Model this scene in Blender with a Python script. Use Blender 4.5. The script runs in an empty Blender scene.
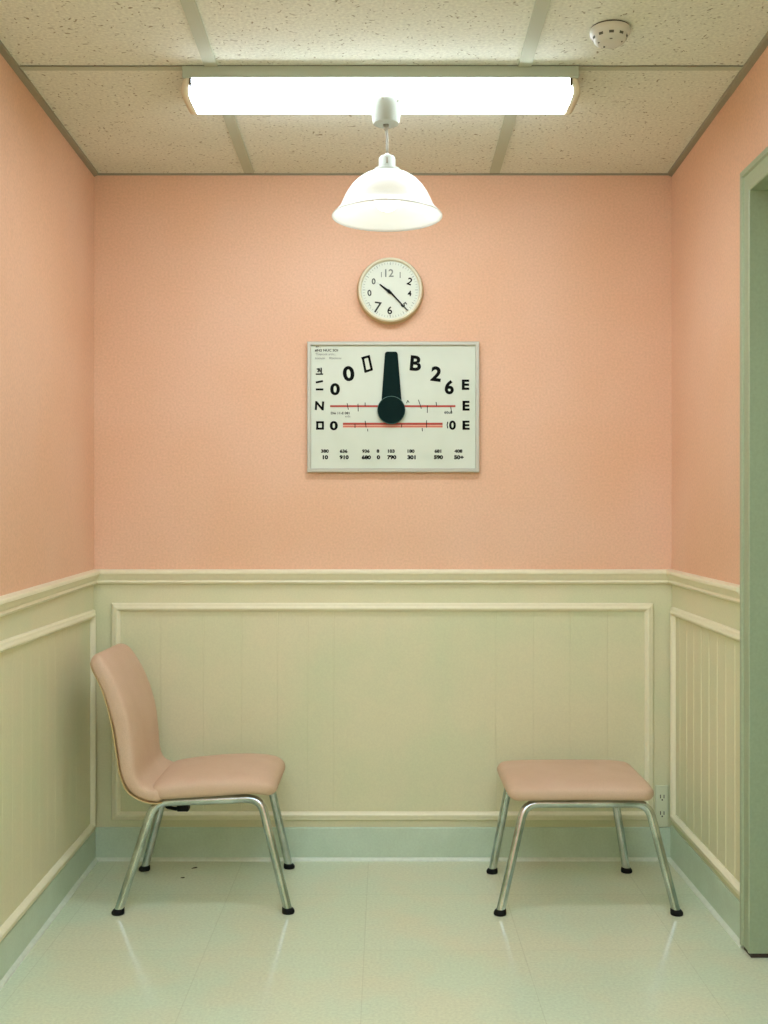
import bpy, bmesh, math, random
from mathutils import Vector, Matrix
random.seed(7)
S = bpy.context.scene
C = S.collection

# ------------------------------------------------------------------ camera, world, exposure
cam_d = bpy.data.cameras.new('camera')
cam = bpy.data.objects.new('camera', cam_d); C.objects.link(cam)
cam.location = (0.0, -3.9, 1.239)
cam.rotation_euler = (math.pi/2, 0, 0)
cam_d.sensor_width = 36.0
cam_d.lens = 36.0*1070/1024
cam_d.shift_x = -1/1024
cam_d.shift_y = 8/1024
cam_d.clip_start = 0.02
S.camera = cam
S.view_settings.view_transform = 'Standard'
S.view_settings.look = 'None'
S.view_settings.exposure = 0.0
S.view_settings.gamma = 1.0
S.view_settings.use_curve_mapping = False
TUBE_POWER = 16.5
BULB_POWER = 3.6
WORLD_POWER = 4.1
w = bpy.data.worlds.new('world'); S.world = w; w.use_nodes = True
bg = w.node_tree.nodes['Background']
bg.inputs['Color'].default_value = (0.80, 1.0, 1.18, 1)
bg.inputs['Strength'].default_value = WORLD_POWER

# ------------------------------------------------------------------ materials
def srgb(r, g, b):
    f = lambda c: (c/255/12.92) if c/255 <= 0.04045 else ((c/255+0.055)/1.055)**2.4
    return (f(r), f(g), f(b), 1)

def mat(name, col, rough=0.6, metal=0.0, spec=0.5, col2=None, scale=4.0, lo=0.35, hi=0.65,
        grain=0.0, grain_scale=300.0, bump=0.0, bump_scale=200.0, detail=3.0):
    m = bpy.data.materials.new(name); m.use_nodes = True
    nt = m.node_tree; b = nt.nodes['Principled BSDF']
    b.inputs['Base Color'].default_value = col
    b.inputs['Roughness'].default_value = rough
    b.inputs['Metallic'].default_value = metal
    b.inputs['Specular IOR Level'].default_value = spec
    if col2 or grain or bump:
        tc = nt.nodes.new('ShaderNodeTexCoord')
    last = None
    if col2:
        n = nt.nodes.new('ShaderNodeTexNoise'); n.inputs['Scale'].default_value = scale; n.inputs['Detail'].default_value = detail
        nt.links.new(tc.outputs['Object'], n.inputs['Vector'])
        r = nt.nodes.new('ShaderNodeValToRGB')
        r.color_ramp.elements[0].position = lo; r.color_ramp.elements[0].color = col
        r.color_ramp.elements[1].position = hi; r.color_ramp.elements[1].color = col2
        nt.links.new(n.outputs['Fac'], r.inputs['Fac'])
        last = r.outputs['Color']
    if grain:
        n = nt.nodes.new('ShaderNodeTexNoise'); n.inputs['Scale'].default_value = grain_scale; n.inputs['Detail'].default_value = 2
        nt.links.new(tc.outputs['Object'], n.inputs['Vector'])
        mr = nt.nodes.new('ShaderNodeMapRange')
        mr.inputs['From Min'].default_value = 0.3; mr.inputs['From Max'].default_value = 0.7
        mr.inputs['To Min'].default_value = 1-grain; mr.inputs['To Max'].default_value = 1+grain
        nt.links.new(n.outputs['Fac'], mr.inputs['Value'])
        mx = nt.nodes.new('ShaderNodeMix'); mx.data_type = 'RGBA'; mx.blend_type = 'MULTIPLY'; mx.inputs[0].default_value = 1
        if last: nt.links.new(last, mx.inputs[6])
        else: mx.inputs[6].default_value = col
        cb = nt.nodes.new('ShaderNodeCombineColor')
        for k in range(3): nt.links.new(mr.outputs[0], cb.inputs[k])
        nt.links.new(cb.outputs[0], mx.inputs[7])
        last = mx.outputs[2]
    if last: nt.links.new(last, b.inputs['Base Color'])
    if bump:
        n = nt.nodes.new('ShaderNodeTexNoise'); n.inputs['Scale'].default_value = bump_scale; n.inputs['Detail'].default_value = 3
        nt.links.new(tc.outputs['Object'], n.inputs['Vector'])
        bp = nt.nodes.new('ShaderNodeBump'); bp.inputs['Strength'].default_value = bump; bp.inputs['Distance'].default_value = 0.002
        nt.links.new(n.outputs['Fac'], bp.inputs['Height'])
        nt.links.new(bp.outputs['Normal'], b.inputs['Normal'])
    return m

def emis(name, col, strength):
    m = bpy.data.materials.new(name); m.use_nodes = True
    b = m.node_tree.nodes['Principled BSDF']
    b.inputs['Base Color'].default_value = (0.8, 0.8, 0.8, 1)
    b.inputs['Emission Color'].default_value = col
    b.inputs['Emission Strength'].default_value = strength
    return m

M = {}
M['pink'] = mat('pink_paint', srgb(231, 184, 150), 0.55, spec=0.3, col2=srgb(233, 190, 160), scale=2.2, grain=0.06, grain_scale=130, bump=0.25, bump_scale=90)
M['wain'] = mat('wainscot_paint', srgb(223, 216, 179), 0.42, spec=0.4, col2=srgb(213, 215, 176), scale=3.0, lo=0.42, hi=0.68, grain=0.03, grain_scale=160, bump=0.05, bump_scale=60)
M['rail'] = mat('trim_paint', srgb(238, 231, 198), 0.32, spec=0.5, grain=0.02, grain_scale=90)
M['base'] = mat('baseboard_vinyl', srgb(200, 217, 194), 0.38, spec=0.5, col2=srgb(192, 209, 184), scale=6, grain=0.04, grain_scale=140)
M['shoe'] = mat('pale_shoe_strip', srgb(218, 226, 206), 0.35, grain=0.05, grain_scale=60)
M['door'] = mat('green_door_paint', srgb(160, 173, 140), 0.4, spec=0.5, grain=0.05, grain_scale=120)
M['grime'] = mat('grime', srgb(52, 40, 28), 0.8)
M['tbar'] = mat('ceiling_bar_paint', srgb(188, 191, 168), 0.7, spec=0.2)
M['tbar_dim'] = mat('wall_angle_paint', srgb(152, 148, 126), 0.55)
M['gap'] = mat('dark_gap_shadow', srgb(58, 56, 44), 0.8)  # gaps and slots, plus the painted shadow line of the cross bar
M['uph'] = mat('peach_vinyl', srgb(216, 184, 157), 0.6, spec=0.3, col2=srgb(212, 179, 150), scale=9, grain=0.06, grain_scale=380, bump=0.25, bump_scale=420)
M['shell'] = mat('cream_shell', srgb(205, 180, 125), 0.4)
M['chrome'] = mat('chrome', srgb(204, 214, 214), 0.18, metal=1.0, col2=srgb(170, 182, 180), scale=14)
M['black'] = mat('black_rubber', srgb(14, 16, 14), 0.7, spec=0.2)
M['pan'] = mat('lamp_enamel', srgb(176, 188, 170), 0.4)
M['cap'] = mat('cream_plastic', srgb(226, 218, 190), 0.45)
M['white'] = mat('white_plastic', srgb(208, 208, 194), 0.4)
M['lamp_plastic'] = mat('lamp_plastic', srgb(168, 172, 158), 0.6, spec=0.25)
M['cord'] = mat('cord_grey', srgb(150, 146, 128), 0.5)
M['alu'] = mat('aluminium', srgb(190, 190, 174), 0.42, metal=0.3, spec=0.4)
M['paper'] = mat('board_face', srgb(216, 222, 204), 0.45, spec=0.35, col2=srgb(208, 216, 196), scale=5)
M['ink'] = mat('ink', srgb(14, 17, 14), 0.8, spec=0.1)
M['ink_grey'] = mat('ink_grey', srgb(112, 116, 108), 0.6)
M['red'] = mat('red_ink', srgb(176, 62, 44), 0.55)
M['orange'] = mat('orange_ink', srgb(226, 146, 116), 0.55)
M['pointer'] = mat('pointer_green', srgb(4, 30, 27), 0.75, spec=0.12, grain=0.1, grain_scale=200)
M['pointer_rim'] = mat('pointer_rim', srgb(70, 104, 92), 0.45)
M['clock_rim'] = mat('clock_rim', srgb(226, 220, 190), 0.35)
M['clock_body'] = mat('clock_body', srgb(196, 172, 126), 0.45)
M['clock_face'] = mat('clock_face', srgb(220, 226, 208), 0.5)
M['outlet'] = mat('outlet_plastic', srgb(214, 218, 186), 0.4)
M['tube'] = emis('lit_diffuser', (0.87, 1.0, 1.14, 1), TUBE_POWER)
M['bulb'] = emis('lit_bulb', (0.94, 1.0, 0.98, 1), BULB_POWER)

def shade_mat():
    m = bpy.data.materials.new('opal_shade'); m.use_nodes = True
    nt = m.node_tree; nt.nodes.clear()
    o = nt.nodes.new('ShaderNodeOutputMaterial'); mx = nt.nodes.new('ShaderNodeMixShader'); mx.inputs[0].default_value = 0.5
    d = nt.nodes.new('ShaderNodeBsdfPrincipled'); d.inputs['Base Color'].default_value = srgb(244, 244, 240); d.inputs['Roughness'].default_value = 0.25
    t = nt.nodes.new('ShaderNodeBsdfTranslucent'); t.inputs['Color'].default_value = srgb(250, 249, 242)
    nt.links.new(d.outputs[0], mx.inputs[1]); nt.links.new(t.outputs[0], mx.inputs[2]); nt.links.new(mx.outputs[0], o.inputs[0])
    return m
M['opal'] = shade_mat()

def ceiling_mat():
    m = mat('fissured_tile', srgb(226, 225, 208), 0.9, spec=0.15, col2=srgb(221, 221, 203), scale=3, grain=0.10, grain_scale=110, bump=0.6, bump_scale=110)
    nt = m.node_tree; b = nt.nodes['Principled BSDF']
    src = b.inputs['Base Color'].links[0].from_socket
    tc = nt.nodes.new('ShaderNodeTexCoord')
    # short fissures and pinholes of the tile
    wn = nt.nodes.new('ShaderNodeTexNoise'); wn.inputs['Scale'].default_value = 22; wn.inputs['Detail'].default_value = 2
    nt.links.new(tc.outputs['Object'], wn.inputs['Vector'])
    sc = nt.nodes.new('ShaderNodeVectorMath'); sc.operation = 'SCALE'; sc.inputs['Scale'].default_value = 0.075
    nt.links.new(wn.outputs['Color'], sc.inputs[0])
    ad = nt.nodes.new('ShaderNodeVectorMath'); ad.operation = 'ADD'
    nt.links.new(tc.outputs['Object'], ad.inputs[0]); nt.links.new(sc.outputs[0], ad.inputs[1])
    v = nt.nodes.new('ShaderNodeTexVoronoi'); v.feature = 'F1'; v.inputs['Scale'].default_value = 62
    nt.links.new(ad.outputs[0], v.inputs['Vector'])
    r = nt.nodes.new('ShaderNodeValToRGB')
    r.color_ramp.elements[0].position = 0.12; r.color_ramp.elements[0].color = (0.45, 0.40, 0.32, 1)
    r.color_ramp.elements[1].position = 0.27; r.color_ramp.elements[1].color = (1, 1, 1, 1)
    nt.links.new(v.outputs['Distance'], r.inputs['Fac'])
    # only some of the cells carry a hole
    gt = nt.nodes.new('ShaderNodeMath'); gt.operation = 'GREATER_THAN'; gt.inputs[1].default_value = 0.42
    nt.links.new(v.outputs['Color'], gt.inputs[0])
    mx = nt.nodes.new('ShaderNodeMix'); mx.data_type = 'RGBA'; mx.blend_type = 'MULTIPLY'
    nt.links.new(gt.outputs[0], mx.inputs[0]); nt.links.new(src, mx.inputs[6]); nt.links.new(r.outputs['Color'], mx.inputs[7])
    nt.links.new(mx.outputs[2], b.inputs['Base Color'])
    return m
M['ceil'] = ceiling_mat()

def floor_mat():
    m = mat('vinyl_floor', srgb(212, 222, 192), 0.15, spec=0.55, col2=srgb(220, 219, 187), scale=3.2, lo=0.40, hi=0.62, grain=0.07, grain_scale=120)
    nt = m.node_tree; b = nt.nodes['Principled BSDF']
    src = b.inputs['Base Color'].links[0].from_socket
    tc = nt.nodes.new('ShaderNodeTexCoord')
    mp = nt.nodes.new('ShaderNodeMapping'); mp.inputs['Location'].default_value = (0.06, 0.36, 0)
    nt.links.new(tc.outputs['Object'], mp.inputs['Vector'])
    br = nt.nodes.new('ShaderNodeTexBrick'); br.offset = 0.0
    br.inputs['Scale'].default_value = 1.0; br.inputs['Brick Width'].default_value = 0.457; br.inputs['Row Height'].default_value = 0.457
    br.inputs['Mortar Size'].default_value = 0.0014; br.inputs['Mortar Smooth'].default_value = 0.2
    br.inputs['Color1'].default_value = (1, 1, 1, 1); br.inputs['Color2'].default_value = (0.97, 0.985, 0.97, 1); br.inputs['Mortar'].default_value = (0.88, 0.88, 0.85, 1)
    nt.links.new(mp.outputs[0], br.inputs['Vector'])
    mx = nt.nodes.new('ShaderNodeMix'); mx.data_type = 'RGBA'; mx.blend_type = 'MULTIPLY'; mx.inputs[0].default_value = 1
    nt.links.new(src, mx.inputs[6]); nt.links.new(br.outputs['Color'], mx.inputs[7])
    nt.links.new(mx.outputs[2], b.inputs['Base Color'])
    return m
M['floor'] = floor_mat()

# ------------------------------------------------------------------ mesh helpers
class MB:
    """collects shapes, becomes ONE mesh object"""
    def __init__(self): self.bm = bmesh.new()
    def face(self, pts, mi=0, smooth=False):
        f = self.bm.faces.new([self.bm.verts.new(p) for p in pts]); f.material_index = mi; f.smooth = smooth
        return f
    def grid(self, rows, closed_u=False, closed_v=False, mi=0, smooth=True, cap=False):
        vs = [[self.bm.verts.new(p) for p in r] for r in rows]
        n, m = len(vs), len(vs[0])
        for i in range(n if closed_u else n-1):
            for j in range(m if closed_v else m-1):
                a, b_, c, d = vs[i][j], vs[(i+1) % n][j], vs[(i+1) % n][(j+1) % m], vs[i][(j+1) % m]
                f = self.bm.faces.new((a, b_, c, d)); f.material_index = mi; f.smooth = smooth
        if cap:
            for r in (vs[0], vs[-1]):
                f = self.bm.faces.new(r); f.material_index = mi
    def box(self, x0, x1, y0, y1, z0, z1, mi=0, bev=0.0):
        r = bmesh.ops.create_cube(self.bm, size=1.0)
        vs = r['verts']
        bmesh.ops.transform(self.bm, matrix=Matrix.Translation(((x0+x1)/2, (y0+y1)/2, (z0+z1)/2)) @ Matrix.Diagonal((x1-x0, y1-y0, z1-z0, 1)), verts=vs)
        fs = set(f for v in vs for f in v.link_faces)
        for f in fs: f.material_index = mi
        if bev:
            es = list(set(e for v in vs for e in v.link_edges))
            bmesh.ops.bevel(self.bm, geom=es, offset=bev, segments=2, affect='EDGES', profile=0.5, material=mi)
    def lathe(self, prof, c=(0, 0, 0), axis='Z', seg=48, mi=0, cap=True):
        rows = []
        for r, h in prof:
            row = []
            for k in range(seg):
                a = 2*math.pi*k/seg
                u, v = r*math.cos(a), r*math.sin(a)
                p = (u, v, h) if axis == 'Z' else (u, -h, v)
                row.append((c[0]+p[0], c[1]+p[1], c[2]+p[2]))
            rows.append(row)
        self.grid(rows, closed_v=True, mi=mi, cap=cap)
    def tube(self, path, r, seg=14, mi=0, cap=True):
        path = [Vector(p) for p in path]
        rows = []; nrm = None
        for i, p in enumerate(path):
            t = (path[min(i+1, len(path)-1)] - path[max(i-1, 0)]).normalized()
            if nrm is None:
                nrm = t.orthogonal().normalized()
            else:
                nrm = (nrm - t*nrm.dot(t)).normalized()
            bn = t.cross(nrm)
            rr = r[i] if isinstance(r, (list, tuple)) else r
            rows.append([p + (nrm*math.cos(2*math.pi*k/seg) + bn*math.sin(2*math.pi*k/seg))*rr for k in range(seg)])
        self.grid(rows, closed_v=True, mi=mi, cap=cap)
    def prism(self, outline, d0, d1, mi=0, mi_side=None):
        """outline in (x, z), front at y = -d1, back at y = -d0"""
        f = [(x, -d1, z) for x, z in outline]; b = [(x, -d0, z) for x, z in outline]
        self.face(f, mi); self.face(b[::-1], mi)
        n = len(outline)
        for i in range(n):
            j = (i+1) % n
            self.face((f[i], b[i], b[j], f[j]), mi if mi_side is None else mi_side)
    def build(self, name, mats, parent=None, smooth_angle=None, merge=0.0):
        if merge: bmesh.ops.remove_doubles(self.bm, verts=self.bm.verts, dist=merge)
        bmesh.ops.recalc_face_normals(self.bm, faces=self.bm.faces)
        me = bpy.data.meshes.new(name); self.bm.to_mesh(me); self.bm.free()
        for m in (mats if isinstance(mats, list) else [mats]): me.materials.append(m)
        o = bpy.data.objects.new(name, me); C.objects.link(o)
        if parent: o.parent = parent
        if smooth_angle:
            me.shade_smooth() if hasattr(me, 'shade_smooth') else None
            me.set_sharp_from_angle(angle=math.radians(smooth_angle))
        return o

def thing(name, label, cat, loc, rz=0.0, group=None):
    o = bpy.data.objects.new(name, None); C.objects.link(o)
    o.empty_display_size = 0.05
    o.location = loc; o.rotation_euler = (0, 0, rz)
    o['label'] = label; o['category'] = cat
    if group: o['group'] = group
    return o

def struct(o):
    o['kind'] = 'structure'; return o

# ------------------------------------------------------------------ room geometry (metres; back wall at y = 0, room runs to -y)
H = 2.5
XL, XR = -1.06, 1.045
LONG = 4.75
CEIL = 2.1             # ceiling cut short out of view, to let added world light in from above
KL = 0.028
def kr(z): return 0.034*max(0.0, (z-2.24)/0.26)**1.5 if z > 2.24 else 0.0
def PB(a, z, d=0.0): return (a, -d, z)
def PL(s, z, d=0.0): return (XL + KL*s + d, -s, z)
def PR(s, z, d=0.0): return (XR - kr(z)*s - d, -s, z)
OP0, OP1, OPZ = 0.872, 1.772, 2.172         # door opening in the right wall
RAIL = 1.03
def step(z, a, c): return min(1.0, max(0.0, (z-a)/(c-a)))
def PLt(s, z, d=0.0): return PL(s, z - 0.024*s*step(z, 0.93, 1.0), d)      # side rails run slightly out of level
def PRt(s, z, d=0.0): return PR(s, z - 0.016*s*step(z, 0.02, 0.12), d)

def sweep(mb, P, a0, a1, prof, m0=0.0, m1=0.0, mi=0):
    """profile points (d, z) swept along the wall from a0 to a1; m0 / m1 mitre the ends"""
    rows = [[P(a0 + m0*d, z, d) for d, z in prof], [P(a1 + m1*d, z, d) for d, z in prof]]
    mb.grid(rows, closed_v=True, mi=mi, smooth=False, cap=True)

def frame_mould(mb, P, a0, a1, z0, z1, prof, mi=0):
    """mitred picture-frame moulding; profile points (inset q, protrusion d)"""
    rows = []
    for q, d in prof:
        rows.append([P(a0+q, z0+q, d), P(a1-q, z0+q, d), P(a1-q, z1-q, d), P(a0+q, z1-q, d)])
    mb.grid(rows, closed_v=True, mi=mi, smooth=False)

# floor and ceiling
b = MB(); b.face([(-1.25, 0.1, 0), (-1.25, -LONG, 0), (2.6, -LONG, 0), (2.6, 0.1, 0)])
struct(b.build('floor', M['floor']))
b = MB(); b.face([(-1.25, 0.1, H), (2.6, 0.1, H), (2.6, -CEIL, H), (-1.25, -CEIL, H)])
struct(b.build('ceiling', M['ceil']))

# back wall: pink above, planked wainscot field below
b = MB()
b.face([PB(XL-.02, RAIL), PB(XR+.02, RAIL), PB(XR+.02, H), PB(XL-.02, H)], 0)
b.face([PB(XL-.02, 0), PB(XR+.02, 0), PB(XR+.02, RAIL), PB(XL-.02, RAIL)], 1)
seams = [-0.97, -0.818, -0.66, -0.521, -0.39, -0.281, -0.186, 0.404, 0.539, 0.674, 0.809, 0.952]
for i in range(len(seams)-1):
    b.box(seams[i]+.0011, seams[i+1]-.0011, -0.0019, 0.001, 0.165, 0.915, 1, bev=0.0009)
struct(b.build('wall_back', [M['pink'], M['wain']]))

# left wall with fine beads in the panel
def bead(mb, P, s, z0, z1, hgt, wid, mi):
    prof = [(s-wid, 0.0), (s-wid*.55, hgt*.8), (s, hgt), (s+wid*.55, hgt*.8), (s+wid, 0.0)]
    mb.grid([[P(a, z0, d) for a, d in prof], [P(a, z1, d) for a, d in prof]], mi=mi)
b = MB()
b.face([PLt(-.02, RAIL), PLt(LONG, RAIL), PL(LONG, H), PL(-.02, H)], 0)
b.face([PL(-.02, 0), PL(LONG, 0), PLt(LONG, RAIL), PLt(-.02, RAIL)], 1)
s = 0.16
while s < 2.4:
    bead(b, PL, s, 0.14, 0.89, 0.0006, 0.005, 1); s += 0.085
struct(b.build('wall_left', [M['pink'], M['wain']]))

# right wall with the door opening
b = MB()
zs = [RAIL, 1.6, OPZ, 2.24] + [2.24 + 0.26*i/8 for i in range(1, 9)]
def wall_strip(s0, s1, zlist, mi):
    b.grid([[PR(s0, z) for z in zlist], [PR(s1, z) for z in zlist]], mi=mi, smooth=True)
wall_strip(-.02, OP0, zs, 0)
wall_strip(OP0, OP1, [z for z in zs if z >= OPZ], 0)
wall_strip(OP1, LONG, zs, 0)
wall_strip(-.02, OP0, [0, RAIL], 1)
wall_strip(OP1, LONG, [0, RAIL], 1)
s = 0.108
while s < 0.80:
    bead(b, PR, s, 0.15, 0.91, 0.0022, 0.0055, 1); s += 0.0851
struct(b.build('wall_right', [M['pink'], M['wain']], merge=0.00005))

# unseen wall behind the camera, added to keep low world light out
b = MB()
b.face([(-1.25, -LONG, RAIL), (2.6, -LONG, RAIL), (2.6, -LONG, H), (-1.25, -LONG, H)], 0)
b.face([(-1.25, -LONG, 0), (2.6, -LONG, 0), (2.6, -LONG, RAIL), (-1.25, -LONG, RAIL)], 1)
struct(b.build('wall_front', [M['pink'], M['wain']]))

# chair rail, three mitred runs
rail_prof = [(0, 1.006), (0.008, 1.006), (0.012, 1.010), (0.015, 1.0135), (0.0135, 1.019), (0.0125, 1.021), (0.017, 1.028),
             (0.0215, 1.037), (0.025, 1.043), (0.0285, 1.045), (0.0285, 1.053), (0.0265, 1.057), (0, 1.060)]
b = MB(); sweep(b, PB, XL, XR, rail_prof, 1, -1); struct(b.build('trim_1', M['rail']))
b = MB(); sweep(b, PLt, 0, LONG, rail_prof, 1, 0); struct(b.build('trim_2', M['rail']))
b = MB(); sweep(b, PRt, 0, 0.803, rail_prof, 1, 0); struct(b.build('trim_3', M['rail']))
# panel mouldings
pm = [(0, 0), (0.001, 0.008), (0.005, 0.012), (0.011, 0.013), (0.017, 0.016), (0.022, 0.016), (0.027, 0.011), (0.031, 0.004), (0.032, 0)]
b = MB(); frame_mould(b, PB, -0.995, 0.977, 0.146, 0.937, pm); struct(b.build('trim_4', M['rail']))
b = MB(); frame_mould(b, PL, 0.025, 2.6, 0.116, 0.915, pm); struct(b.build('trim_5', M['rail']))
b = MB(); frame_mould(b, PRt, 0.022, 0.92, 0.150, 0.925, pm)
o = struct(b.build('trim_6', M['rail']))
bm2 = bmesh.new(); bm2.from_mesh(o.data)       # the run stops against the door casing
bmesh.ops.bisect_plane(bm2, geom=bm2.verts[:]+bm2.edges[:]+bm2.faces[:], plane_co=(0, -0.803, 0), plane_no=(0, -1, 0), clear_outer=True)
bm2.to_mesh(o.data); bm2.free()
# baseboards with a coved toe
def base_prof(h): return [(0, 0.002), (0.006, 0.002), (0.006, h-.004), (0.0045, h), (0, h)]
b = MB(); sweep(b, PB, XL, XR, base_prof(0.120), 1, -1); struct(b.build('baseboard_back', M['base']))
b = MB(); sweep(b, PL, 0, LONG, base_prof(0.110), 1, 0); struct(b.build('baseboard_left', M['base']))
b = MB(); sweep(b, PRt, 0, 0.803, base_prof(0.128), 1, 0); sweep(b, PR, OP1+.07, LONG, base_prof(0.130)); struct(b.build('baseboard_right', M['base']))

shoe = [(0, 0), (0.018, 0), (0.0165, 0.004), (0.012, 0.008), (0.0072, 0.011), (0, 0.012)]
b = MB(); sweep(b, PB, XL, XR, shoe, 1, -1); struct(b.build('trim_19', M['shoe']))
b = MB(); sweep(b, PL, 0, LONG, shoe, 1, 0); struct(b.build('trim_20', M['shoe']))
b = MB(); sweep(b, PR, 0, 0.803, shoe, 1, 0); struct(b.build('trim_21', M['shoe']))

# door casing, jamb and door
b = MB()
cas = [(0.0, 0.0), (0.0, 0.015), (0.004, 0.018), (0.018, 0.018), (0.022, 0.012), (0.058, 0.012), (0.062, 0.015), (0.070, 0.015), (0.073, 0.0125), (0.073, 0.0)]
def arch(q, d):
    s0, s1, zt = OP0-.073+q, OP1+.073-q, OPZ+.073-q
    return [PR(s0, 0.012, d), (XR-d, -s0, zt), (XR-d, -s1, zt), PR(s1, 0.012, d)]
b.grid([arch(q, d) for q, d in cas], smooth=False)
for r in (0, 3):
    b.face([arch(q, d)[r] for q, d in cas])
struct(b.build('trim_7', M['door']))
b = MB()
b.box(XR, XR+.17, -OP0, -OP0+.03, 0.012, OPZ+.03); b.box(XR, XR+.17, -OP1-.03, -OP1, 0.012, OPZ+.03); b.box(XR, XR+.17, -OP1, -OP0, OPZ, OPZ+.03)
b.box(XR+.080, XR+.110, -OP0-.012, -OP0, 0.012, OPZ, bev=.002); b.box(XR+.080, XR+.110, -OP1, -OP1+.012, 0.012, OPZ, bev=.002)
b.box(XR+.080, XR+.110, -OP1+.012, -OP0-.012, OPZ-.012, OPZ, bev=.002)
struct(b.build('trim_8', M['door']))
b = MB()        # grimy gap under the casing and the jamb
b.box(XR-.009, XR+.15, -OP0, -OP0+.06, 0.0, 0.012); struct(b.build('trim_9', M['grime']))
b = MB(); b.box(XR+.112, XR+.152, -OP1+.004, -OP0-.004, 0.010, OPZ-.004, bev=.002)
def PD(a, z, d=0.0): return (XR+.112-d, -a, z)
frame_mould(b, PD, OP0+.14, OP1-.14, 0.22, 0.95, [(0, 0), (.004, .006), (.02, .008), (.028, 0)])
frame_mould(b, PD, OP0+.14, OP1-.14, 1.10, 2.02, [(0, 0), (.004, .006), (.02, .008), (.028, 0)])
dr = struct(b.build('door_1', M['door']))
b = MB(); b.lathe([(0.0, -.01), (.03, -.01), (.03, .0), (.012, .008), (.012, .03), (.026, .04), (.028, .055), (.016, .066), (0.001, .067)], seg=24)
o = b.build('door_knob', M['chrome'], dr); o.rotation_euler = (0, -math.pi/2, 0); o.location = (XR+.112, -OP1+.07, 1.0); o['label'] = 'chrome door knob'

# ceiling grid: two long bars, cross bars, wall angles
def bar(p, q, wid, mats, name, z=H, th=0.006, shadow=None):
    p, q = Vector((p[0], p[1], 0)), Vector((q[0], q[1], 0))
    t = (q-p).normalized(); n = Vector((-t.y, t.x, 0))*wid/2
    b = MB()
    r = lambda zz: [p-n+Vector((0, 0, zz)), p+n+Vector((0, 0, zz)), q+n+Vector((0, 0, zz)), q-n+Vector((0, 0, zz))]
    b.face(r(z-th)); b.face(r(z)[::-1])
    lo, hi = r(z-th), r(z)
    for i in range(4): b.face((lo[i], hi[i], hi[(i+1) % 4], lo[(i+1) % 4]))
    if shadow:  # dark strip paints the bar's shadow line onto the tile
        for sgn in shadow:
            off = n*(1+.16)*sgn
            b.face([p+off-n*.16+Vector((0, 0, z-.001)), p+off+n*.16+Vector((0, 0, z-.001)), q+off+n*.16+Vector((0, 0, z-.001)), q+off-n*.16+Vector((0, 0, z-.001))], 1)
    return struct(b.build(name, mats))
tb = [M['tbar'], M['gap']]
bar((-0.492, -0.03), (-0.469, -CEIL), 0.036, tb, 'trim_10')
bar((0.397, -0.03), (0.374, -CEIL), 0.036, tb, 'trim_11')
for k, yy in enumerate((-0.918,)):
    xl, xr = XL-KL*yy+.03, XR+yy*-kr(H)*1.0-.03
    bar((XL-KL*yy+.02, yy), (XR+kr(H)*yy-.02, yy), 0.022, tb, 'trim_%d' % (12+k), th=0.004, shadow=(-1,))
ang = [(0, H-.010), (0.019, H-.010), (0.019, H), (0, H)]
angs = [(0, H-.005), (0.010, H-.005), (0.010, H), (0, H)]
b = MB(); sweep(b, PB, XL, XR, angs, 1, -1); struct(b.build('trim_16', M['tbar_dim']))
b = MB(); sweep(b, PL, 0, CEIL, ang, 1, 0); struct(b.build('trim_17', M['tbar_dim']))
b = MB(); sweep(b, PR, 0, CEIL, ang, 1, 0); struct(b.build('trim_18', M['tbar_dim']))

# ------------------------------------------------------------------ strip light on the ceiling
t = thing('strip_light', 'long glowing fluorescent strip light with pale metal housing across the ceiling', 'ceiling light', (-0.012, -0.826, H))
LX = 0.550
b = MB(); b.box(-LX, LX, -0.109, 0.112, -0.034, -0.002, bev=0.002)
b.build('housing', M['pan'], t)
b = MB(); b.box(-LX+.01, LX-.01, -0.106, 0.108, -0.002, 0.0)
b.build('mounting_plate', M['gap'], t)
def lens_sec(x, k=1.0):
    pts = [(-.099, -.032), (-.096, -.046), (-.088, -.058), (-.074, -.066), (-.05, -.070), (0.0, -.071), (.05, -.070), (.072, -.067), (.088, -.058), (.096, -.046), (.100, -.032)]
    return [(x*(1+.024*min(1, (-.032-z)/.030)), y*k, -.032+(z+.032)*k) for y, z in pts]     # the ends lean outwards
b = MB(); b.grid([lens_sec(-LX+.024), lens_sec(LX-.024)], cap=True)
b.build('diffuser', M['tube'], t)
for sx in (-1, 1):
    b = MB(); b.grid([lens_sec(sx*(LX-.024), 1.03), lens_sec(sx*(LX-.014), 1.05), lens_sec(sx*(LX-.004), 1.0)], cap=True)
    cp = b.build('end_cap', M['cap'], t)
    b = MB(); b.box(sx*(LX-.021)-.0025, sx*(LX-.021)+.0025, -.1045, -.0985, -.056, -.034)
    b.build('slot', M['gap'], cp)

# ------------------------------------------------------------------ pendant lamp hanging below the strip light
PX, PY = 0.003, -0.853
t = thing('pendant_lamp', 'white dome pendant lamp with a lit bulb, hanging below the strip light', 'pendant lamp', (PX, PY, 2.4285))
z0 = -2.4285
b = MB(); b.lathe([(0.001, 0.0), (0.046, 0.0), (0.0465, -.006), (0.0445, -.012), (0.0385, -.055), (0.036, -.062), (0.012, -.064), (0.001, -.064)])
cn = b.build('canopy', M['lamp_plastic'], t, smooth_angle=40)
for k in range(6):
    b = MB(); a = k*math.pi/3+.3; b.box(math.cos(a)*.046-.003, math.cos(a)*.046+.003, math.sin(a)*.046-.003, math.sin(a)*.046+.003, -.009, -.003)
    b.build('vent_slot', M['cord'], cn)
b = MB(); b.tube([(0, 0, -.060), (.001, 0, -.078), (.003, 0, -.10), (.003, 0, -.13), (.003, 0, -.152)], 0.0036)
b.lathe([(0.001, -.063), (0.0085, -.063), (0.0075, -.076), (0.003, -.082)], seg=20)
b.build('cord', M['cord'], t)
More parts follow.
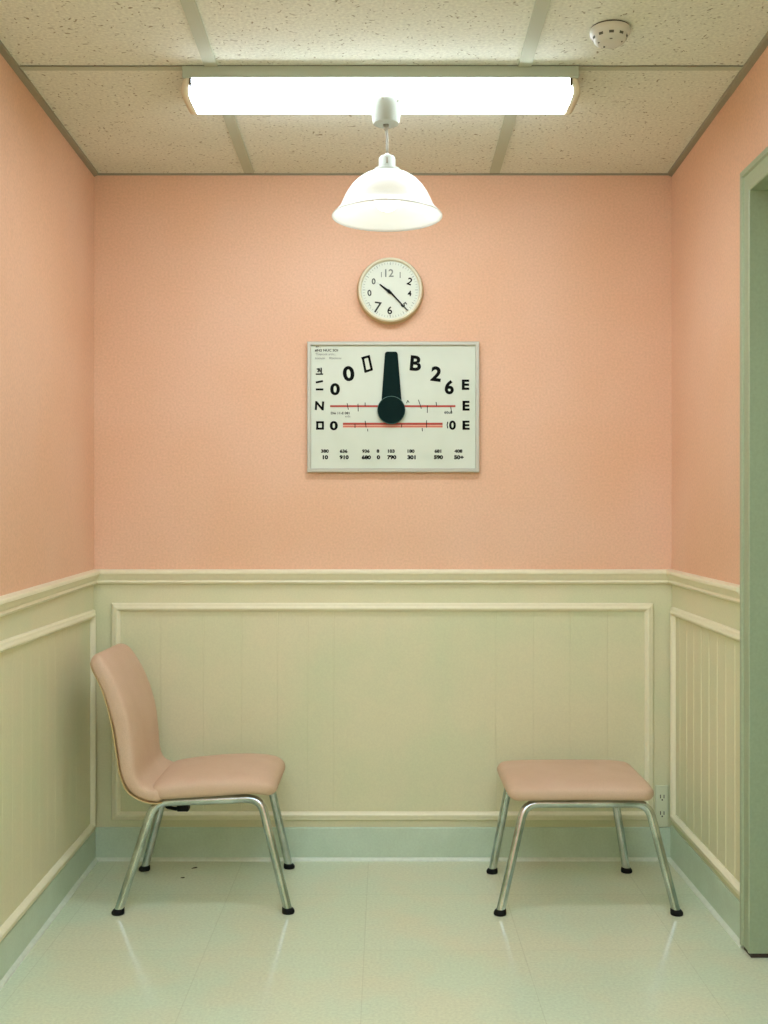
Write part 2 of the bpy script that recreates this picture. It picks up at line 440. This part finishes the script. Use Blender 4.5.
b = MB(); b.lathe([(0.001, -.146), (0.006, -.147), (0.009, -.152), (0.020, -.155), (0.0235, -.160), (0.0235, -.186), (0.026, -.190), (0.037, -.192), (0.039, -.196), (0.038, -.203), (0.001, -.203)], c=(.003, 0, 0))
so = b.build('socket', M['lamp_plastic'], t, smooth_angle=45)
b = MB(); b.box(.003-.003, .003+.003, -.0255, -.020, -.180, -.164, bev=.001)
b.build('switch', M['cord'], so)
outer = [(0.030, 2.2285), (0.045, 2.2265), (0.065, 2.2190), (0.085, 2.2055), (0.102, 2.188), (0.1155, 2.168), (0.125, 2.149), (0.1315, 2.134), (0.1365, 2.126), (0.144, 2.118), (0.152, 2.110), (0.1575, 2.104)]
inner = [(r-.0025, z-.0030) for r, z in outer][::-1]
b = MB(); b.lathe([(r, z+z0) for r, z in outer+[(0.1572, 2.1018)]+inner[1:]], seg=72, cap=False, c=(.003, 0, 0))
b.build('lamp_shade', M['opal'], t)
b = MB()
prof = [(0.013, 2.222), (0.014, 2.205), (0.022, 2.190)] + [(0.040*math.sin(a), 2.158-0.040*math.cos(a)) for a in [math.pi*k/16 for k in range(11, 0, -1)]] + [(0.001, 2.118)]
b.lathe([(r, z+z0) for r, z in prof], seg=32, c=(.003, 0, 0))
b.build('bulb', M['bulb'], t)

# ------------------------------------------------------------------ smoke detector
t = thing('smoke_detector', 'round white smoke detector on the ceiling right of the strip light', 'smoke detector', (0.577, -1.155, H))
b = MB(); b.lathe([(0.001, 0), (0.049, 0), (0.049, -.004), (0.001, -.004)]); b.build('mounting_base', M['gap'], t, smooth_angle=40)
b = MB(); b.lathe([(0.001, -.004), (0.0515, -.004), (0.052, -.008), (0.051, -.016), (0.047, -.019), (0.044, -.022), (0.042, -.030), (0.037, -.036), (0.026, -.040), (0.001, -.041)])
cv = b.build('cover', M['white'], t, smooth_angle=50)
M['vent'] = mat('vent_grey', srgb(84, 84, 70), .7)
for k in range(10):
    b = MB(); a = 2*math.pi*k/10+.2; ca, sa = math.cos(a), math.sin(a)
    n = Vector((-sa, ca, 0))*.006; p = Vector((ca*.0435, sa*.0435, -.0265)); u = Vector((ca*.001, sa*.001, .003)); 
    b.face([p-n-u, p+n-u, p+n+u, p-n+u])
    p2 = Vector((ca*.0305, sa*.0305, -.0393)); n2 = n*.6; u2 = Vector((ca*.0016, sa*.0016, .0006))
    b.build('vent', M['vent'], cv)
    if k % 2: b = MB(); b.face([p2-n2-u2, p2+n2-u2, p2+n2+u2, p2-n2+u2]); b.build('vent', M['vent'], cv)
b = MB(); b.lathe([(0.001, -.0405), (0.0022, -.0405), (0.0022, -.0425), (0.001, -.0425)], c=(-.012, .014, 0), seg=12); b.build('indicator', M['black'], cv)

# ------------------------------------------------------------------ lettering helper
def text(mb, body, x, z, h, d, rot=0.0, wscale=1.0, bold=0.0, mi=0, th=0.0006):
    """one line of raised print, centred at (x, z), cap height h"""
    cu = bpy.data.curves.new('t', 'FONT'); cu.body = body; cu.size = 1.0; cu.offset = bold; cu.resolution_u = 4
    ob = bpy.data.objects.new('t', cu); C.objects.link(ob)
    me = bpy.data.meshes.new_from_object(ob.evaluated_get(bpy.context.evaluated_depsgraph_get()))
    vs = [v.co.copy() for v in me.vertices]
    if not vs: return
    x0, x1 = min(v.x for v in vs), max(v.x for v in vs); y0, y1 = min(v.y for v in vs), max(v.y for v in vs)
    k = h/(y1-y0) if y1 > y0 else 1
    ca, sa = math.cos(rot), math.sin(rot)
    new = []
    for v in vs:
        u, q = (v.x-(x0+x1)/2)*k*wscale, (v.y-(y0+y1)/2)*k
        new.append(mb.bm.verts.new((x+u*ca-q*sa, -d-th, z+u*sa+q*ca)))
    for p in me.polygons:
        try:
            f = mb.bm.faces.new([new[i] for i in p.vertices]); f.material_index = mi
        except ValueError: pass
    bpy.data.objects.remove(ob); bpy.data.curves.remove(cu); bpy.data.meshes.remove(me)

def stroke(mb, pts, wid, d, mi=0, th=0.0006):
    for (xa, za), (xb, zb) in zip(pts[:-1], pts[1:]):
        v = Vector((xb-xa, zb-za)); n = Vector((-v.y, v.x)).normalized()*wid/2
        e = v.normalized()*wid*0.0
        mb.face([(xa-n.x-e.x, -d-th, za-n.y-e.y), (xb-n.x+e.x, -d-th, zb-n.y+e.y), (xb+n.x+e.x, -d-th, zb+n.y+e.y), (xa+n.x-e.x, -d-th, za+n.y-e.y)], mi)

# ------------------------------------------------------------------ wall clock
t = thing('wall_clock', 'round pale-rimmed wall clock above the dial board', 'clock', (0.019, 0, 2.071))
b = MB(); b.lathe([(0.001, 0.0), (0.119, 0.0), (0.1215, 0.008), (0.1205, 0.018), (0.116, 0.028), (0.001, 0.028)], axis='Y', seg=72)
b.build('case', M['clock_body'], t, smooth_angle=40)
b = MB(); b.lathe([(0.112, 0.028), (0.1165, 0.028), (0.1165, 0.034), (0.1145, 0.039), (0.1115, 0.041), (0.108, 0.040), (0.1055, 0.036), (0.1045, 0.031), (0.112, 0.0285)], axis='Y', seg=72, cap=False)
b.build('rim', M['clock_rim'], t, smooth_angle=50)
b = MB(); b.lathe([(0.001, 0.026), (0.1065, 0.026), (0.1065, 0.030), (0.001, 0.030)], axis='Y', seg=72)
fc = b.build('face', M['clock_face'], t, smooth_angle=30)
q = lambda zx, zy: ((zx-385)*.000470, (378-zy)*.000470)
D = 0.030
CM = [M['ink'], mat('ink_mid', srgb(60, 66, 60), .7, spec=.2), mat('ink_light', srgb(132, 138, 128), .7, spec=.2)]
for body, zx, zy, h, rot, bold, mi in (('12', 378, 248, 60, 0, .01, 2), ('l', 317, 260, 40, 0, 0, 2), ('l', 461, 263, 46, 0, .0, 2), ('0', 257, 312, 46, 0, .01, 1),
        ('0', 225, 401, 48, .1, .02, 1), ('7', 288, 512, 84, -.15, .0, 1), ('6', 381, 535, 60, 0, .012, 0), ('5', 490, 492, 46, -.9, .012, 0),
        ('4', 533, 405, 42, 0, .03, 0), ('2', 535, 312, 56, -.35, .015, 0), ('(', 228, 490, 36, .5, 0, 2), ('.', 381, 572, 6, 0, .01, 2)):
    b = MB(); x, z = q(zx, zy); text(b, body, x, z, h*.000470, D, rot, 1.0, bold+.006); b.build('numeral', CM[mi], fc)
b = MB()
for k in range(60):
    a = 2*math.pi*k/60; r0, r1 = (.093, .100) if k % 5 else (.090, .100)
    stroke(b, [(r0*math.sin(a), r0*math.cos(a)), (r1*math.sin(a), r1*math.cos(a))], .0011 if k % 5 else .0018, D, 2)
b.build('minute_track', CM, fc)
def hand(p0, p1, w0, w1, d0, d1, name):
    b = MB(); a = Vector(p0); c = Vector(p1); n = (c-a).normalized(); n = Vector((-n.y, n.x))
    b.prism([(a.x-n.x*w0, a.y-n.y*w0), (c.x-n.x*w1, c.y-n.y*w1), (c.x+n.x*w1, c.y+n.y*w1), (a.x+n.x*w0, a.y+n.y*w0)], d0, d1)
    return b.build(name, M['black'], t)
o = hand(q(392, 405), q(304, 336), .0052, .0022, .0325, .0338, 'hour_hand')
o = hand(q(368, 378), q(519, 538), .0038, .0014, .0345, .0358, 'minute_hand')
b = MB(); b.lathe([(.001, .030), (.0055, .030), (.0055, .037), (.001, .038)], axis='Y', seg=20, c=(q(376, 394)[0], 0, q(376, 394)[1])); b.build('hub', M['black'], t)

# ------------------------------------------------------------------ dial board
t = thing('dial_board', 'aluminium framed white dial board with numerals and a dark green pointer', 'sign board', (0.030, 0, 1.6495))
BW, BH = 0.6245/2, 0.474/2
b = MB(); frame_mould(b, lambda a, z, d: (a, -d, z), -BW, BW, -BH, BH, [(0, 0), (0, .020), (.002, .022), (.012, .022), (.014, .020), (.014, .0125), (.016, .0125)])
b.build('frame', M['alu'], t)
b = MB(); b.box(-BW+.012, BW-.012, -.0145, -.002, -BH+.012, BH-.012)
pn = b.build('panel', M['paper'], t)
q = lambda zx, zy: ((zx-376)*.000896, (291-zy)*.000896)
U = .000896; D = .0145
def printed(name, m, body, zx, zy, h, rot=0.0, ws=1.0, bold=0.0):
    b = MB(); x, z = q(zx, zy); text(b, body, x, z, h*U, D, rot, ws, bold); b.build(name, m, pn)
def drawn(name, m, lines, wd, th=0.0006):
    b = MB()
    for pts in lines: stroke(b, [q(*p) for p in pts], wd*U, D, 0, th)
    b.build(name, m, pn)
for a in (('0', 140, 219, 49, 0, 1.22, .040), ('0', 195, 156, 62, .12, 1.14, .036), ('B', 467, 114, 62, -.09, 1.02, .034), ('2', 550, 157, 61, -.12, 1.04, .038),
        ('6', 603, 211, 58, 0, 1.02, .038), ('E', 669, 201, 42, 0, 1.15, .042), ('E', 671, 286, 40, 0, 1.15, .042), ('E', 671, 365, 37, 0, 1.25, .042),
        ('N', 77, 286, 36, -.06, 1.08, .04), ('0', 135, 367, 38, 0, 1.3, .044), ('0', 616, 365, 38, 0, 1.1, .042)):
    printed('numeral', M['ink'], *a)
# the squared-off zero, the two dashes, the hollow square, the broken mark and the thin bracket
drawn('numeral', M['ink'], ([(247, 94), (281, 85)], [(276, 82), (289, 140)], [(293, 138), (259, 149)], [(264, 150), (252, 89)]), 9.5)
drawn('numeral', M['ink'], ([(62, 192), (91, 186)], [(62, 220), (93, 220)]), 8)
drawn('numeral', M['ink'], ([(63, 353), (94, 353)], [(91, 350), (91, 382)], [(94, 379), (63, 379)], [(68, 382), (68, 350)]), 8.5)
drawn('numeral', M['ink'], ([(66, 138), (78, 136), (70, 150)], [(84, 132), (84, 157)], [(62, 158), (92, 158)], [(76, 146), (86, 144)]), 5.5)
drawn('numeral', M['ink'], ([(597, 351), (594, 364), (597, 378)],), 4)
drawn('scale_line', M['red'], ([(120, 288), (628, 288)],), 8)
drawn('scale_line', M['red'], ([(172, 359.5), (576, 359.5)],), 9)
drawn('scale_line', M['orange'], ([(172, 370), (576, 370)],), 9, .0005)
drawn('scale_line', M['red'], ([(172, 371), (576, 371)],), 1.6, .0007)
for x0, y0, x1, y1 in ((189, 276, 194, 302), (233, 278, 234, 309), (262, 273, 262, 288), (478, 262, 490, 298), (514, 284, 514, 315), (549, 271, 552, 286), (609, 290, 612, 313), (430, 276, 435, 264), (435, 264, 440, 274),
                       (262, 347, 266, 374), (221, 360, 221, 376), (272, 380, 273, 390), (511, 345, 511, 375), (493, 376, 494, 390), (410, 362, 410, 374)):
    drawn('tick_mark', M['ink'], ([(x0, y0), (x1, y1)],), 3.0, .0009)
for zx, a1, a2 in ((100, '380', '10'), (176, '636', '910'), (266, '936', '680'), (315, '8', '0'), (369, '103', '790'), (449, '180', '301'), (558, '681', '590'), (641, '408', '50+')):
    printed('small_print', M['ink'], a1, zx-1, 470, 14, 0, 1.2, .05); printed('small_print', M['ink'], a2, zx+1, 495, 17, 0, 1.2, .06)
for body, zx, zy, h, ws, bold, mi in (('#:1...', 72, 47, 7, 1.2, .02, 0), ('#N2 NUC SDI', 105, 62, 11, 1.15, .02, 0), ('Thiesook artiu...', 103, 77, 9, 1.0, 0, 1), ('atensisi    Rbisione', 112, 93, 9, 1.1, 0, 1),
                                 ('Die 11-E 081', 161, 316, 10, 1.1, .02, 0), ('edt', 192, 329, 9, 1.3, 0, 1), ('60u8', 599, 313, 11, 1.1, .02, 0)):
    printed('small_print', M['ink'] if mi == 0 else M['ink_grey'], body, zx, zy, h, 0, ws, bold)
# the pointer: a tapered blade with a round boss
out = []
for cx, cz, r, a0, a1 in ((353, 79, 11, 180, 90), (383, 79, 11, 90, 0)):
    for k in range(7):
        a = math.radians(a0+(a1-a0)*k/6); out.append(q(cx+r*math.cos(a), cz-r*math.sin(a)))
out += [q(411, 285), q(327, 285)]
b = MB(); b.prism(out, .0145, .0225); pt = b.build('pointer', M['pointer'], t)
cx, cz = q(368, 305)
b = MB(); b.lathe([(0.001, .0145), (.0505, .0145), (.0505, .0275), (.0490, .0290), (.001, .0290)], axis='Y', seg=64, c=(cx, 0, cz)); bs = b.build('boss', M['pointer'], pt, smooth_angle=30)
b = MB(); b.lathe([(.0489, .0285), (.0507, .0285), (.0507, .0292), (.0489, .0292)], axis='Y', seg=64, c=(cx, 0, cz), cap=False); b.build('boss_rim', M['pointer_rim'], bs)

# ------------------------------------------------------------------ outlet
t = thing('wall_outlet', 'pale green electrical outlet plate low in the right corner behind the stool', 'outlet', (1.008, 0, 0.200))
b = MB(); b.box(-.0235, .0235, -.008, 0, -.078, .074, bev=.003); pl = b.build('plate', M['outlet'], t)
for zz in (.030, -.030):
    b = MB(); b.lathe([(.001, .007), (.0165, .007), (.0160, .0095), (.001, .0095)], axis='Y', seg=28, c=(0.0, 0, zz))
    b.box(-.0078, -.0048, -.0100, -.0090, zz-.003, zz+.010, 1); b.box(.0048, .0078, -.0100, -.0090, zz-.003, zz+.010, 1); b.box(-.0025, .0025, -.0100, -.0090, zz-.011, zz-.006, 1)
    b.build('receptacle', [M['outlet'], M['gap']], pl, smooth_angle=30)

# ------------------------------------------------------------------ seats
def catmull(pts, n=10):
    P = [Vector(p) for p in pts]; P = [2*P[0]-P[1]] + P + [2*P[-1]-P[-2]]
    out = []
    for i in range(1, len(P)-2):
        for k in range(n):
            u = k/n
            out.append(0.5*((2*P[i]) + (P[i+1]-P[i-1])*u + (2*P[i-1]-5*P[i]+4*P[i+1]-P[i+2])*u*u + (3*P[i]-P[i-1]-3*P[i+1]+P[i+2])*u**3))
    out.append(P[-2]); return out

def pad(path, W, T, rc0, rc1, re0, re1, crown=0.0, curl=0.0, ey=0.32, et=0.62, seg=40):
    """upholstered pad along a side-view path of (x, z): half width W(u), thickness T(u), plan corner radii rc, end roll re;
    crown puffs the face, curl bends the sides forward"""
    line = catmull([(p[0], p[1]) for p in path], 12)
    cum = [0.0]
    for a, c in zip(line[:-1], line[1:]): cum.append(cum[-1]+(c-a).length)
    Ltot = cum[-1]
    def at(dd):
        dd = min(max(dd, 0), Ltot)
        for i in range(len(cum)-1):
            if cum[i+1] >= dd:
                f = (dd-cum[i])/max(cum[i+1]-cum[i], 1e-9)
                return line[i].lerp(line[i+1], f), (line[i+1]-line[i]).normalized()
        return line[-1], (line[-1]-line[-2]).normalized()
    ds = []
    R0, R1 = max(rc0, re0), max(rc1, re1)
    for k in range(12): ds.append(R0*(1-math.cos(math.pi/2*k/12)))
    nmid = 22
    for k in range(nmid+1): ds.append(R0+(Ltot-R0-R1)*k/nmid)
    for k in range(1, 13): ds.append(Ltot-R1*(1-math.sin(math.pi/2*k/12)) if False else Ltot-R1+R1*math.sin(math.pi/2*k/12))
    ds[0] = 0.0
    rows = []
    for dd in ds:
        p, tg = at(dd); n = Vector((-tg.y, tg.x))
        u = dd/Ltot; wv = W(u); tv = T(u)
        e0, e1 = dd, Ltot-dd
        def rnd(e, r): return 1.0 if e >= r else math.sqrt(max(0.0, 1-((r-e)/r)**2))
        win = 0.0
        if e0 < rc0: win = rc0*(1-rnd(e0, rc0))
        if e1 < rc1: win = max(win, rc1*(1-rnd(e1, rc1)))
        wv -= win
        kt = min(rnd(e0, re0), rnd(e1, re1)); kt = max(kt, 0.03)
        row = []
        for j in range(seg):
            a = 2*math.pi*j/seg; ca, sa = math.cos(a), math.sin(a)
            y = math.copysign(abs(ca)**ey, ca)*wv
            o = math.copysign(abs(sa)**et, sa)*tv/2*kt
            if sa > 0: o += crown*kt*(1-(y/W(u))**2)*min(1, min(e0/.1, e1/.1))
            o += curl*(y/W(u))**2
            row.append((p.x+n.x*o, y, p.y+n.y*o))
        rows.append(row)
    b = MB(); b.grid(rows, closed_v=True, cap=True)
    return b

def fillet(pts, r, n=8):
    P = [Vector(p) for p in pts]; out = [P[0]]
    for a, c, d in zip(P[:-2], P[1:-1], P[2:]):
        u = (a-c).normalized(); v = (d-c).normalized()
        p0, p1 = c+u*r, c+v*r
        for k in range(n+1):
            f = k/n; out.append(p0*(1-f)**2 + c*2*f*(1-f) + p1*f**2)
    out.append(P[-1]); return out

TUBE = 0.0138
def leg(foot, knee, mid, root):
    b = MB()
    f = Vector(foot); k = Vector(knee); dn = (f-k).normalized()
    start = f - dn*0.004 + Vector((0, 0, .004))
    path = fillet([start, knee, mid], 0.045)
    full = [path[0]] + [path[0].lerp(path[1], i/6) for i in range(1, 6)] + path[1:]
    b.tube(full, TUBE, seg=18)
    lg = b.build('leg', M['chrome'], root, smooth_angle=40)
    b = MB()
    rows = []
    for rr, h, kx in ((.001, 0, 0), (.0185, 0.0, 0), (.0198, .003, 0), (.0198, .008, 0), (.0180, .013, .4), (.0155, .017, 1), (.001, .0175, 1)):
        cx, cy = f.x - dn.x*.017*kx, f.y - dn.y*.017*kx
        rows.append([(cx+rr*math.cos(2*math.pi*k_/24), cy+rr*math.sin(2*math.pi*k_/24), h) for k_ in range(24)])
    b.grid(rows, closed_v=True)
    b.build('rubber_foot', M['black'], lg)
    return lg

def underframe(root, feet, knees, zk):
    """feet / knees: dict side -> (rear, front) in x, plus y; each side is one bent tube read as two legs and a rail"""
    for sd in ('near', 'far'):
        (rf, ff, yf_r, yf_f), (rk, fk, yk, zr, zf) = feet[sd], knees[sd]
        m1 = (rk+(fk-rk)*.30, yk, zr+(zf-zr)*.30); m2 = (rk+(fk-rk)*.70, yk, zr+(zf-zr)*.70)
        leg((rf, yf_r, 0), (rk, yk, zr), m1, root); leg((ff, yf_f, 0), (fk, yk, zf), m2, root)
        b = MB(); b.tube([m1, m2], TUBE, seg=18); b.build('seat_rail', M['chrome'], root, smooth_angle=40)

# --- left chair (front faces the middle of the room)
ch = thing('side_chair', 'peach upholstered armless chair with a backrest and chrome legs, by the left wall', 'chair', (-0.588, -0.295, 0))
ox, oy = -0.58, -0.295
X = lambda x: x-ox
Y = lambda y: y-oy
feet = {'near': (X(-.832), X(-.297), Y(-.535), Y(-.525)), 'far': (X(-.843), X(-.333), Y(-.115), Y(-.090))}
knees = {'near': (X(-.735), X(-.393), Y(-.455), .330, .344), 'far': (X(-.755), X(-.405), Y(-.125), .333, .346)}
underframe(ch, feet, knees, .34)
for xx in (-.66, -.45):
    b = MB(); b.tube([(X(xx), Y(-.455), .337), (X(xx), Y(-.125), .337)], .010, seg=14); b.build('cross_bar', M['chrome'], ch, smooth_angle=40)
b = MB(); b.box(X(-.668), X(-.630), Y(-.43), Y(-.39), .292, .342, bev=.004); b.tube([(X(-.645), Y(-.41), .300), (X(-.675), Y(-.41), .297), (X(-.70), Y(-.41), .302), (X(-.712), Y(-.41), .312)], .006, seg=10); b.box(X(-.72), X(-.60), Y(-.45), Y(-.39), .334, .341, bev=.003)
b.build('bracket', M['black'], ch)
seat_path = [(X(-.748), .364), (X(-.70), .369), (X(-.62), .376), (X(-.52), .383), (X(-.44), .386), (X(-.385), .382), (X(-.343), .364)]
pad(seat_path, lambda u: .200, lambda u: .054+.014*math.sin(math.pi*min(1, u*1.1)), .05, .055, .030, .034, crown=.008).build('seat', M['uph'], ch)
back_path = [(X(-.700), .351), (X(-.752), .356), (X(-.797), .382), (X(-.819), .428), (X(-.828), .500), (X(-.842), .590), (X(-.876), .695), (X(-.934), .802)]
# the path runs upwards, so its left-hand normal would face the wall: run it downwards
bp_ = back_path[::-1]
def Wb(u): return .150+.052*min(1.0, (u/.28))**.7 if u < .28 else .202
pad(bp_, lambda u: .196+.006*math.sin(math.pi/2*min(1, u/.45)), lambda u: .050+.016*math.sin(math.pi*min(1, u*1.25)), .06, .03, .030, .020, crown=.006, curl=.008, et=.42).build('backrest', M['uph'], ch)
sh = [(x-.0155*1.0, z-.012) for x, z in back_path]
shell_path = [(X(-.706), .3265), (X(-.757), .332), (X(-.815), .364), (X(-.843), .420), (X(-.857), .498), (X(-.873), .594), (X(-.905), .701), (X(-.948), .778)]
pad(shell_path[::-1], lambda u: .194+.008*math.sin(math.pi/2*min(1, u/.45)), lambda u: .007, .06, .03, .004, .004, curl=.008).build('back_shell', M['shell'], ch)
b = MB(); b.box(X(-.71), X(-.43), Y(-.44), Y(-.15), .342, .352, bev=.003); b.build('seat_board', M['shell'], ch)

# --- right stool
st = thing('upholstered_stool', 'peach upholstered backless stool with chrome legs, by the right wall', 'stool', (0.63, -0.30, 0))
ox, oy = 0.63, -0.30
feet = {'near': (X(.361), X(.916), Y(-.540), Y(-.540)), 'far': (X(.376), X(.850), Y(-.143), Y(-.135))}
knees = {'near': (X(.450), X(.846), Y(-.460), .328, .328), 'far': (X(.440), X(.798), Y(-.135), .330, .330)}
underframe(st, feet, knees, .34)
for xx in (.50, .77):
    b = MB(); b.tube([(X(xx), Y(-.460), .328), (X(xx), Y(-.135), .328)], .010, seg=14); b.build('cross_bar', M['chrome'], st, smooth_angle=40)
b = MB(); b.box(X(.752), X(.785), Y(-.36), Y(-.32), .312, .340, bev=.003)
b.build('bracket', M['black'], st)
pad([(X(.393), .363), (X(.50), .366), (X(.64), .367), (X(.78), .366), (X(.864), .362)], lambda u: .209, lambda u: .054, .055, .055, .030, .026, crown=.010).build('seat', M['uph'], st)
b = MB(); b.box(X(.445), X(.835), Y(-.44), Y(-.15), .335, .345, bev=.003); b.build('seat_board', M['shell'], st)

# --- flecks of dirt left on the floor under the chair
for nm, x, y, a, ln, wd in (('dark fleck of dirt on the floor under the chair, nearer the back wall', -.677, -.090, .7, .022, .006), ('thin short fleck of dirt on the floor under the chair, nearer the camera', -.700, -.196, .3, .015, .004)):
    b = MB(); pts = []
    for k in range(10):
        t_ = 2*math.pi*k/10; rr = 1+.25*math.sin(3*t_+x*40)
        pts.append((ln/2*math.cos(t_)*rr, wd/2*math.sin(t_)*rr+.002*math.cos(2*t_)))
    rows = [[(px, py, 0.0) for px, py in pts], [(px*.8, py*.8, .0022) for px, py in pts], [(px*.2, py*.2, .003) for px, py in pts]]
    b.grid(rows, closed_v=True, cap=True)
    o = b.build('dirt_fleck', M['grime']); o.location = (x, y, 0); o.rotation_euler = (0, 0, a); o['label'] = nm; o['category'] = 'debris'
